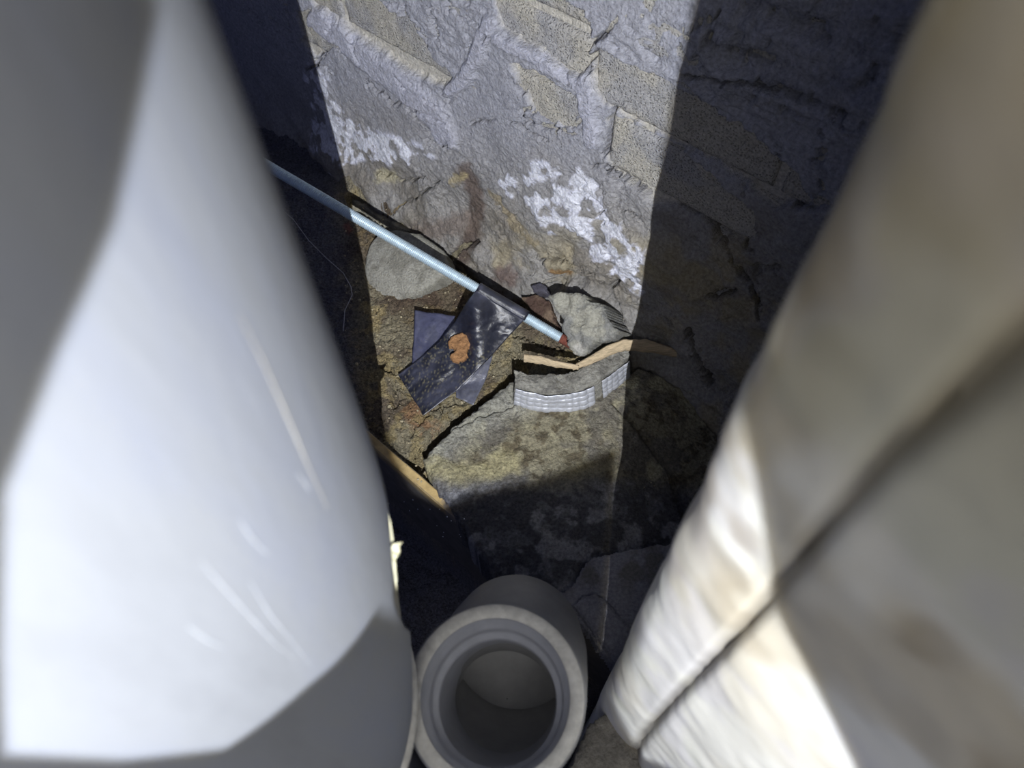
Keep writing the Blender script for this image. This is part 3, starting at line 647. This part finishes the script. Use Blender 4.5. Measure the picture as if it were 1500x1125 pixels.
# ================================================================== WOOD SPLINTER
def ribbon(name, pts, wds, m_, parent=None, th=0.004, label=None, z=None):
    P_ = resamp([on_floor(u, v, zz_) for u, v, zz_ in pts], 70); wds = np.interp(np.linspace(0, 1, 70), np.linspace(0, 1, len(wds)), wds)
    T = np.gradient(P_, axis=0); T /= np.linalg.norm(T, axis=1, keepdims=True)
    view = (CAM - P_); view /= np.linalg.norm(view, axis=1, keepdims=True)
    upv = np.cross(T, np.tile(UP * .6 + NB * .4, (70, 1))); upv = np.cross(upv, T); 
    side = np.cross(T, view); side /= np.linalg.norm(side, axis=1, keepdims=True)
    side = side * .85 + np.cross(T, side) * .35
    dep = np.cross(T, side); G_ = []
    for i in range(70):
        for k, (a, b) in enumerate(((-.5, -.5), (-.2, -.62), (.2, -.55), (.5, -.5), (.5, .5), (-.5, .5))):
            j = (vnoise(np.array([i * .35]), np.array([k * 3.1]), 5)[0] - .5) * .18
            G_.append(P_[i] + side[i] * wds[i] * (a + j) + dep[i] * th * b)
    me = mesh_from(name, np.array(G_), np.array([(i * 6 + k, i * 6 + (k + 1) % 6, (i + 1) * 6 + (k + 1) % 6, (i + 1) * 6 + k) for i in range(69) for k in range(6)]))
    bm = bmesh.new(); bm.from_mesh(me); bmesh.ops.holes_fill(bm, edges=[e for e in bm.edges if e.is_boundary]); bmesh.ops.recalc_face_normals(bm, faces=bm.faces); bm.to_mesh(me); bm.free()
    return link(name, me, m_, parent)
sp = empty('wood_splinter', on_floor(850, 530, 0.07), 'bent pale wood splinter lying above the foil-faced mortar collar', 'wood splinter')
ribbon('long_shard', [(838, 539, .08), (862, 529, .082), (890, 514, .084), (915, 505, .084), (945, 506, .08), (975, 513, .07), (1002, 521, .06)], [.005, .009, .012, .014, .016, .012, .007], m_wood, sp)
ribbon('short_shard', [(768, 524, .076), (790, 527, .078), (815, 533, .08), (848, 538, .082)], [.0095, .0095, .008, .005], m_wood, sp)

# ================================================================== LEFT WHITE PIPE
PR = 0.100; CL = np.array([-0.0564 - 0.93 * PR, 0.1236 - 0.36 * PR])
pipe = empty('white_pipe', (CL[0], CL[1], 0.30), 'large white plastic pipe filling the left side of the shaft', 'pipe')
_rz = np.linspace(0.2, 1.2, 1001)
def rad_raw(z):  # how far the pipe leans away to the left towards its lower rim
    return 0.40 * np.clip(.56 - z, 0, 1) ** 2
_rr = np.convolve(np.pad(rad_raw(_rz), 20, 'edge'), np.hanning(41) / np.hanning(41).sum(), 'valid')
def CX(z): return CL[0] - .65 * np.interp(z, _rz, _rr)
def CY(z): return CL[1] - 1.12 * np.interp(z, _rz, _rr)
def rad_in(z): return PR - .003 + 0 * z
zs = np.arange(0.30, 1.12, 0.005); na = 240
A_, Zg = np.meshgrid(np.linspace(0, 2 * math.pi, na, endpoint=False), zs, indexing='ij')
Rr = rad_in(Zg)
G = np.stack([CX(Zg) + Rr * np.cos(A_), CY(Zg) + Rr * np.sin(A_), Zg], -1)
me = mesh_from('pipe_body', G, gridq(na, len(zs), closed=True)); link('pipe_body', me, m_pvc2, pipe)
# outer smooth jacket, cut open along a slanting edge lower down
CUT = [(0, 1400), (640, 800), (700, 590), (730, 563), (760, 567), (800, 571), (850, 574), (880, 573), (920, 590), (960, 640), (1300, 900)]
G = np.zeros((na, len(zs), 3))
azc = math.atan2(-CL[1], -CL[0])
for j, z in enumerate(zs):
    rr = float(rad_in(z)) + 0.003
    th = np.linspace(math.radians(20), math.radians(110), 181); 
    pts = np.stack([CX(z) + rr * np.cos(th - math.radians(60)), CY(z) + rr * np.sin(th - math.radians(60)), np.full(181, z)], -1)
    u_, v_ = proj(pts); lim = np.interp(v_, [c[0] for c in CUT], [c[1] for c in CUT])
    ok = np.where(u_ > lim)[0]
    a_end = (th[ok[0]] - math.radians(60)) if len(ok) and z < 0.505 else math.radians(60)
    a_end = min(a_end, math.radians(60))
    a_st = math.radians(60) - 2 * math.pi + (math.radians(60) - a_end) * 0
    aa = np.minimum(np.linspace(math.radians(60), math.radians(60) - 2 * math.pi, na), a_end)
    G[:, j] = np.stack([CX(z) + rr * np.cos(aa), CY(z) + rr * np.sin(aa), np.full(na, z)], -1)
qj = gridq(na, len(zs), flip=True); pj = G.reshape(-1, 3)[qj]
qj = qj[(np.linalg.norm(pj[:, 0] - pj[:, 2], axis=1) > .0001) & (np.linalg.norm(pj[:, 1] - pj[:, 2], axis=1) + np.linalg.norm(pj[:, 0] - pj[:, 3], axis=1) > .0045)]
me = mesh_from('pipe_jacket', G, qj); o = link('pipe_jacket', me, m_pvc, pipe)
so = o.modifiers.new('thickness', 'SOLIDIFY'); so.thickness = 0.0016; so.offset = 0
tag(o, 'smooth bluish white outer jacket')
# lower rim of the pipe
th = np.linspace(0, 2 * math.pi, 121)
zr, rr = 0.325, float(rad_in(0.325)) + .003
tube('pipe_rim', [(CX(zr) + rr * math.cos(a), CY(zr) + rr * math.sin(a), zr) for a in th], 0.0042, m_rim, pipe, seg=12, cap=False)
tube('pipe_tail', [(CX(.3), CY(.3), z) for z in (0.33, 0.2, 0.0, -0.21)], [.062, .058, .056, .056], m_fit, pipe, seg=48)
# scratches and dried drips
def on_pipe(u, v, e=0.0038):
    R_ = ray(u, v)
    t = 0.05
    while t < .6:
        p = CAM + t * R_
        if np.hypot(p[0] - CX(p[2]), p[1] - CY(p[2])) < rad_in(p[2]) + e: return p
        t += 0.0005
    return None
fk = None
def poly3(name, pts, th_, m_, parent):
    bm = bmesh.new(); vs = [bm.verts.new(p) for p in pts]; f_ = bm.faces.new(vs); r = bmesh.ops.extrude_face_region(bm, geom=[f_])
    n_ = f_.normal if f_.normal.length else Vector((0, 0, 1)); f_.normal_update(); n_ = f_.normal
    for v_ in r['geom']:
        if isinstance(v_, bmesh.types.BMVert): v_.co += n_ * th_ + Vector((random.uniform(-1, 1),) * 3) * 0.0004
    bmesh.ops.recalc_face_normals(bm, faces=bm.faces); bmesh.ops.triangulate(bm, faces=[f for f in bm.faces if len(f.verts) > 4])
    me = bpy.data.meshes.new(name); bm.to_mesh(me); bm.free(); return link(name, me, m_, parent, smooth=False)
dg = float(np.linalg.norm((on_floor(0, 0) * 0)))  # spare
o = poly3('glue_flake', [at(u, v, 0.311 + .001 * (k % 3)) for k, (u, v) in enumerate([(570, 806), (576, 797), (583, 795), (591, 793), (586, 800), (587, 808), (584, 814), (577, 822), (572, 818)])], 0.002, m_glue, pipe)
tag(o, 'torn flake of yellowish dried glue')
gb = poly3('glue_bead', [at(u, v, 0.318 - .0001 * k) for k, (u, v) in enumerate([(561, 731), (567, 745), (572, 765), (577, 790), (580, 815), (582, 845), (581, 873), (570, 876), (570, 850), (568, 815), (565, 780), (562, 755)])], 0.004, m_glue, pipe)
tag(gb, 'pale strip of glue along the jacket edge')
def streak(pts, r_, m_, nm='scratch'):
    P_ = [on_pipe(u, v, 0.0038) for u, v in pts]
    if any(p is None for p in P_): return
    P_ = resamp(P_, 14); tube(nm, P_, [r_ * (0.3 + 0.7 * math.sin(math.pi * i / 13)) for i in range(14)], m_, pipe, seg=6, cap=False)
m_scr = mat('scratch_white', (0.40, 0.42, 0.46), rough=0.9, spec=.1)
for pts in ([(270, 790), (310, 840), (350, 885), (400, 940), (430, 965)], [(365, 850), (395, 900), (425, 935), (455, 975)], [(250, 900), (300, 935), (330, 950)], [(432, 690), (445, 705), (455, 722)], [(335, 740), (370, 790), (400, 820)]):
    streak(pts, 0.0003, m_scr)
m_drip = mat('yellow_drip', (0.33, 0.32, 0.30), rough=0.9, spec=.1)
streak([(350, 460), (385, 530), (420, 610), (450, 680), (480, 745)], 0.0004, m_drip, 'dried_drip')

# ================================================================== RIGHT WRAPPED COLUMN
KX, KY = 0.0624, 0.108
colm = empty('wrapped_column', (0.16, 0.08, -0.2), 'thick column in cream wrapping filling the right side of the shaft', 'column')
path = [(0.20, 0.245), (0.15, 0.215), (0.10, 0.163), (0.075, 0.131), (0.0655, 0.1165), (KX + .0005, KY + .001), (0.0645, 0.098), (0.072, 0.084), (0.090, 0.060), (0.115, 0.028), (0.138, -0.002), (0.158, -0.03), (0.185, -0.06), (0.23, -0.075), (0.28, -0.04), (0.30, 0.06), (0.28, 0.17), (0.24, 0.225)]
def spline_closed(P_, n):
    P_ = np.array(P_); k = len(P_); out = []
    seglen = np.linalg.norm(np.roll(P_, -1, 0) - P_, axis=1)
    for i in range(k):
        p0, p1, p2, p3 = P_[(i - 1) % k], P_[i], P_[(i + 1) % k], P_[(i + 2) % k]; m_n = max(3, int(n * seglen[i] / seglen.sum()) + 2)
        for t in np.linspace(0, 1, m_n, endpoint=False):
            out.append(0.5 * ((2 * p1) + (-p0 + p2) * t + (2 * p0 - 5 * p1 + 4 * p2 - p3) * t * t + (-p0 + 3 * p1 - 3 * p2 + p3) * t ** 3))
    return np.array(out)
pp = spline_closed(path, 300)
tn = np.roll(pp, -1, 0) - np.roll(pp, 1, 0); tn /= np.linalg.norm(tn, axis=1, keepdims=True); on_ = np.stack([-tn[:, 1], tn[:, 0]], -1)
cen = np.array([0.17, 0.08]); sgn = np.sign(((pp - cen) * on_).sum(1).mean()); on_ *= sgn
arc = np.concatenate([[0], np.cumsum(np.linalg.norm(np.diff(pp, axis=0), axis=1))])
zs = np.arange(-0.2, 1.1, 0.0035)
Ai, Zg = np.meshgrid(arc, zs, indexing='ij')
B3 = np.stack([np.repeat(pp[:, 0:1], len(zs), 1), np.repeat(pp[:, 1:2], len(zs), 1), Zg], -1)
inview = (((B3 - CAM) @ M)[..., 2] > 0.02)
U, V = proj(B3); U = np.where(inview, U, 5000); V = np.where(inview, V, -5000)
SEAM = [(1620, 400), (1500, 490), (1400, 580), (1290, 675), (1210, 770), (1130, 872), (1060, 950), (990, 1020), (940, 1080), (900, 1180)]
sm = dline(U, V, SEAM)
vis = (np.repeat(on_[:, 1][:, None], len(zs), 1) * 1 < 0.6)
lumps = (fbm(Ai, Zg, 0.045, 3, 901) - .5) * 0.0055 + (fbm(Ai, Zg, 0.012, 3, 903) - .5) * 0.0006
seam_w = np.interp(U, [950, 1130, 1300, 1500], [9, 10, 24, 40])
gro = np.exp(-(sm / seam_w) ** 2) * vis
ys = np.interp(U, [p[0] for p in SEAM[::-1]], [p[1] for p in SEAM[::-1]])
lower = sstep(-6, 10, V - ys) * vis
e_ = lumps - gro * 0.0045 + lower * 0.0022
e_ = e_ + 0.0020 * sstep(0.35, 0.45, Zg) * np.sin(Zg * 50 + Ai * 20) * .5
G = B3 + np.concatenate([on_[:, None, :].repeat(len(zs), 1) * e_[..., None], 0 * e_[..., None]], -1)
C = np.ones(G.shape) * lin((242, 241, 232))
C = mixc(C, (204, 192, 164), sstep(0.45, 0.68, fbm(Ai, Zg, 0.05, 3, 911)) * (.25 + .4 * sstep(.4, .5, Zg))); C = mixc(C, (204, 210, 192), sstep(0.52, 0.7, fbm(Ai, Zg, 0.07, 3, 913)) * .5)
C = mixc(C, (226, 224, 232), sstep(0.55, 0.7, fbm(Ai, Zg, 0.04, 3, 915)) * .4)
C = mixc(C, (150, 134, 108), sstep(0.6, 0.74, fbm(Ai, Zg, 0.04, 3, 917)) * .5 * sstep(.40, .52, Zg))  # darker mottling painted on the unlit upper part
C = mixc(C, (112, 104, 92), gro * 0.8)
C = mixc(C, (118, 106, 78), sstep(0.48, 0.68, Zg) * .75)  # upper column painted browner to stand in for the weaker light
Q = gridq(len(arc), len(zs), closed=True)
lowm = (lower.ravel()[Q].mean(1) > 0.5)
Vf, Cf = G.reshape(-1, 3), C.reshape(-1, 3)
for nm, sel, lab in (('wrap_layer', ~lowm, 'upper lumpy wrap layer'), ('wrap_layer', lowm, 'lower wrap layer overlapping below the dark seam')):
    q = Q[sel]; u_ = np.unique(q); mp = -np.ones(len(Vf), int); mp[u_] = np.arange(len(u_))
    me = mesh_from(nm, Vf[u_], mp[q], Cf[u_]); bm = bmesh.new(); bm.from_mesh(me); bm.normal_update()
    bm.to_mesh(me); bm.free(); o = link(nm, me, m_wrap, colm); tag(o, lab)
    if sel is not lowm: pass

# ================================================================== GREY PIPE SOCKET
SC = at(725, 1018, 0.42)
fit = empty('pipe_elbow', SC, 'open grey plastic pipe elbow with pale cut rim standing at the bottom centre', 'pipe fitting')
RO = 0.0535
def sweep_profile(name, cen_, rad_, m_, parent, dirs=None, seg=96):
    V_ = []; n = len(cen_)
    for i in range(n):
        t = Vector(dirs[i]).normalized(); a = Vector((1, 0, 0)); a = (a - t * a.dot(t)).normalized(); b = t.cross(a)
        for k in range(seg):
            g = 2 * math.pi * k / seg; V_.append(Vector(cen_[i]) + (a * math.cos(g) + b * math.sin(g)) * rad_[i])
    Q_ = np.array([(i * seg + k, i * seg + (k + 1) % seg, (i + 1) * seg + (k + 1) % seg, (i + 1) * seg + k) for i in range(n - 1) for k in range(seg)])
    me = mesh_from(name, np.array([tuple(v) for v in V_]), Q_); return link(name, me, m_, parent)
D0 = np.array([0.02, 0.06, -1.0]); D0 /= np.linalg.norm(D0)
def c_(t): return SC + D0 * t
# outside: short socket, then the body leans away to the wall and drops
cn = [c_(.0012), c_(.0025), c_(.02), SC + [.003, .008, -.04], SC + [.006, .022, -.06], SC + [.009, .040, -.082], SC + [.011, .055, -.105], SC + [.012, .064, -.14], SC + [.012, .066, -.3], SC + [.012, .066, -.49]]
dd = [D0, D0, D0, (0.05, .45, -1), (.05, .8, -1), (.05, .8, -1), (.03, .5, -1), (0, .15, -1), (0, 0, -1), (0, 0, -1)]
rd = [RO - .0012, RO, RO, RO + .0005, RO, RO - .001, RO - .004, RO - .006, RO - .007, RO - .007]
sweep_profile('fitting_body', cn, rd, m_fit, fit, dd)
cn = [c_(.0012), c_(0), c_(0), c_(.0010)]
sweep_profile('rim', cn, [RO - .0012, RO - .0022, RO - .0088, RO - .0096], m_rim, fit, [D0] * 4)
cn = [c_(.0010), c_(.004), c_(.0045), c_(.013), c_(.0135), c_(.020), c_(.026), c_(.0262), c_(.034), SC + [0.003, 0.006, -.055], SC + [0.004, .012, -.08]]
rd = [RO - .0096, RO - .0100, RO - .0106, RO - .0116, RO - .0124, RO - .0132, RO - .0142, RO - .0165, RO - .0170, RO - .018, RO - .019]
sweep_profile('bore', cn, rd, m_bore, fit, [D0] * 9 + [(0, .2, -1), (0, .3, -1)])
cn = [SC + [0.003, 0.006, -.055], SC + [0.003, 0.004, -.075], SC + [.004, .012, -.10], SC + [.004, .02, -.13], SC + [.004, .02, -.132]]
sweep_profile('inner_bend', cn, [RO - .0175, RO - .016, RO - .016, RO - .018, 0.0005], m_fit, fit, [D0, D0, (0, .3, -1), (0, .3, -1), (0, .3, -1)])

# ================================================================== FINE FIBRES ON THE DARK RUBBLE
fib = tube('cobweb_strand', [on_floor(u, v, .016) for u, v in [(405, 300), (430, 322), (452, 352), (478, 378), (503, 400), (514, 420), (516, 432), (505, 455), (503, 485)]], 0.0005, m_fibre, None, seg=5)
tag(fib, 'thin pale strand on the dark floor between white pipe and rod', 'strand')

# ================================================================== LAMP WITH ADDED MASK (unseen, behind the camera)
lamp = empty('masked_lamp', LP, 'unseen black lamp box with an added mask shaping the light pool', 'lamp')
bdir = Vector((0.02, 0.70, -0.72)).normalized(); ax = Vector((1, 0, 0)); ax = (ax - bdir * ax.dot(bdir)).normalized(); ay = bdir.cross(ax)
AD = 0.050
def ap(p):                                                                 # where the ray LED -> p crosses the mask plate
    q = Vector(p) - Vector(LP); q = q * (AD / q.dot(bdir)); return (q.dot(ax), q.dot(ay))
def on_cyl(u, v):
    p = on_pipe(u, v, 0.0035); return p
def on_col(u, v):
    p1, p2 = np.array([0.0645, 0.098, 0]), np.array([0.138, -0.002, 0]); t_ = p2 - p1; n_ = np.array([t_[1], -t_[0], 0]); return on_plane(u, v, p1, n_)
def azel(a, e):
    a, e = math.radians(a), math.radians(e); return LP + np.array([math.sin(a) * math.cos(e), math.cos(a) * math.cos(e), -math.sin(e)])
outline = [on_cyl(170, 320), on_cyl(85, 515), on_cyl(8, 715), on_cyl(2, 950), on_cyl(8, 1100), on_cyl(180, 1110), on_cyl(330, 1095), on_cyl(395, 1050), on_cyl(450, 1003), on_cyl(490, 970), on_cyl(525, 930), on_cyl(552, 890),
           on_floor(605, 728, .03), on_floor(645, 742, .03), on_floor(700, 716, .04), on_floor(800, 696, .045), on_floor(903, 655, .045), (0.0640, 0.103, 0.34), (0.0640, 0.103, 0.25), (0.0640, 0.103, 0.17), on_col(935, 1098), on_col(1000, 1128), on_col(1120, 1220), on_col(1285, 1180),
           on_col(1250, 1118), on_col(1195, 1005), on_col(1132, 880), on_col(1108, 720), on_col(1088, 600), on_wall(979, 180), on_wall(1014, 0), azel(8.6, 5), azel(-17, 5), on_cyl(235, 0), on_cyl(205, 160)]
hole = [ap(p) for p in outline if p is not None]  # hole follows the wanted edge of the light pool
print('APERTURE', [(round(a * 1000, 1), round(b * 1000, 1)) for a, b in hole], sum(p is None for p in outline))
# plate = outer rectangle bridged to the hole
def plate():
    import mathutils
    R_ = 0.045; outer = [(-R_, -R_), (R_, -R_), (R_, R_), (-R_, R_)]
    bm = bmesh.new()
    vo = [bm.verts.new(Vector((a, b, 0))) for a, b in outer]; vh = [bm.verts.new(Vector((a, b, 0))) for a, b in hole]
    eg = [bm.edges.new((vo[i], vo[(i + 1) % 4])) for i in range(4)] + [bm.edges.new((vh[i], vh[(i + 1) % len(vh)])) for i in range(len(vh))]
    bmesh.ops.triangle_fill(bm, edges=eg, use_beauty=True)
    kill = [f for f in bm.faces if inside(np.array([f.calc_center_median().x]), np.array([f.calc_center_median().y]), hole)[0]]
    bmesh.ops.delete(bm, geom=kill, context='FACES_ONLY')
    r = bmesh.ops.extrude_face_region(bm, geom=bm.faces[:])
    for v_ in r['geom']:
        if isinstance(v_, bmesh.types.BMVert): v_.co.z -= 0.0006
    bmesh.ops.recalc_face_normals(bm, faces=bm.faces)
    Mx = Matrix([[ax[0], ay[0], bdir[0], 0], [ax[1], ay[1], bdir[1], 0], [ax[2], ay[2], bdir[2], 0], [0, 0, 0, 1]])
    bm.transform(Matrix.Translation(Vector(LP) + bdir * AD) @ Mx)
    me = bpy.data.meshes.new('light_mask'); bm.to_mesh(me); bm.free(); return link('light_mask', me, m_black, lamp, smooth=False)  # added mask, its hole cut to shape the lamp's pool of light
plate()
c0 = np.array(LP) - np.array(bdir) * 0.02; axn, ayn, bn = np.array(ax), np.array(ay), np.array(bdir); R_ = 0.045; w_ = 0.003
for (a, b, da, db) in ((-R_, -R_, w_, 2 * R_), (R_ - w_, -R_, w_, 2 * R_), (-R_, -R_, 2 * R_, w_), (-R_, R_ - w_, 2 * R_, w_)):
    plain_box('mask_box_side', c0 + a * axn + b * ayn, da * axn, db * ayn, (AD + 0.0205) * bn, m_black, lamp)  # box added round the LED so light leaves only by the mask
plain_box('mask_box_back', c0 - R_ * axn - R_ * ayn - bn * w_, 2 * R_ * axn, 2 * R_ * ayn, w_ * bn, m_black, lamp)
for o in list(bpy.data.objects):
    if o.type == 'LIGHT' and o.name.startswith('led'):
        o.location = LP
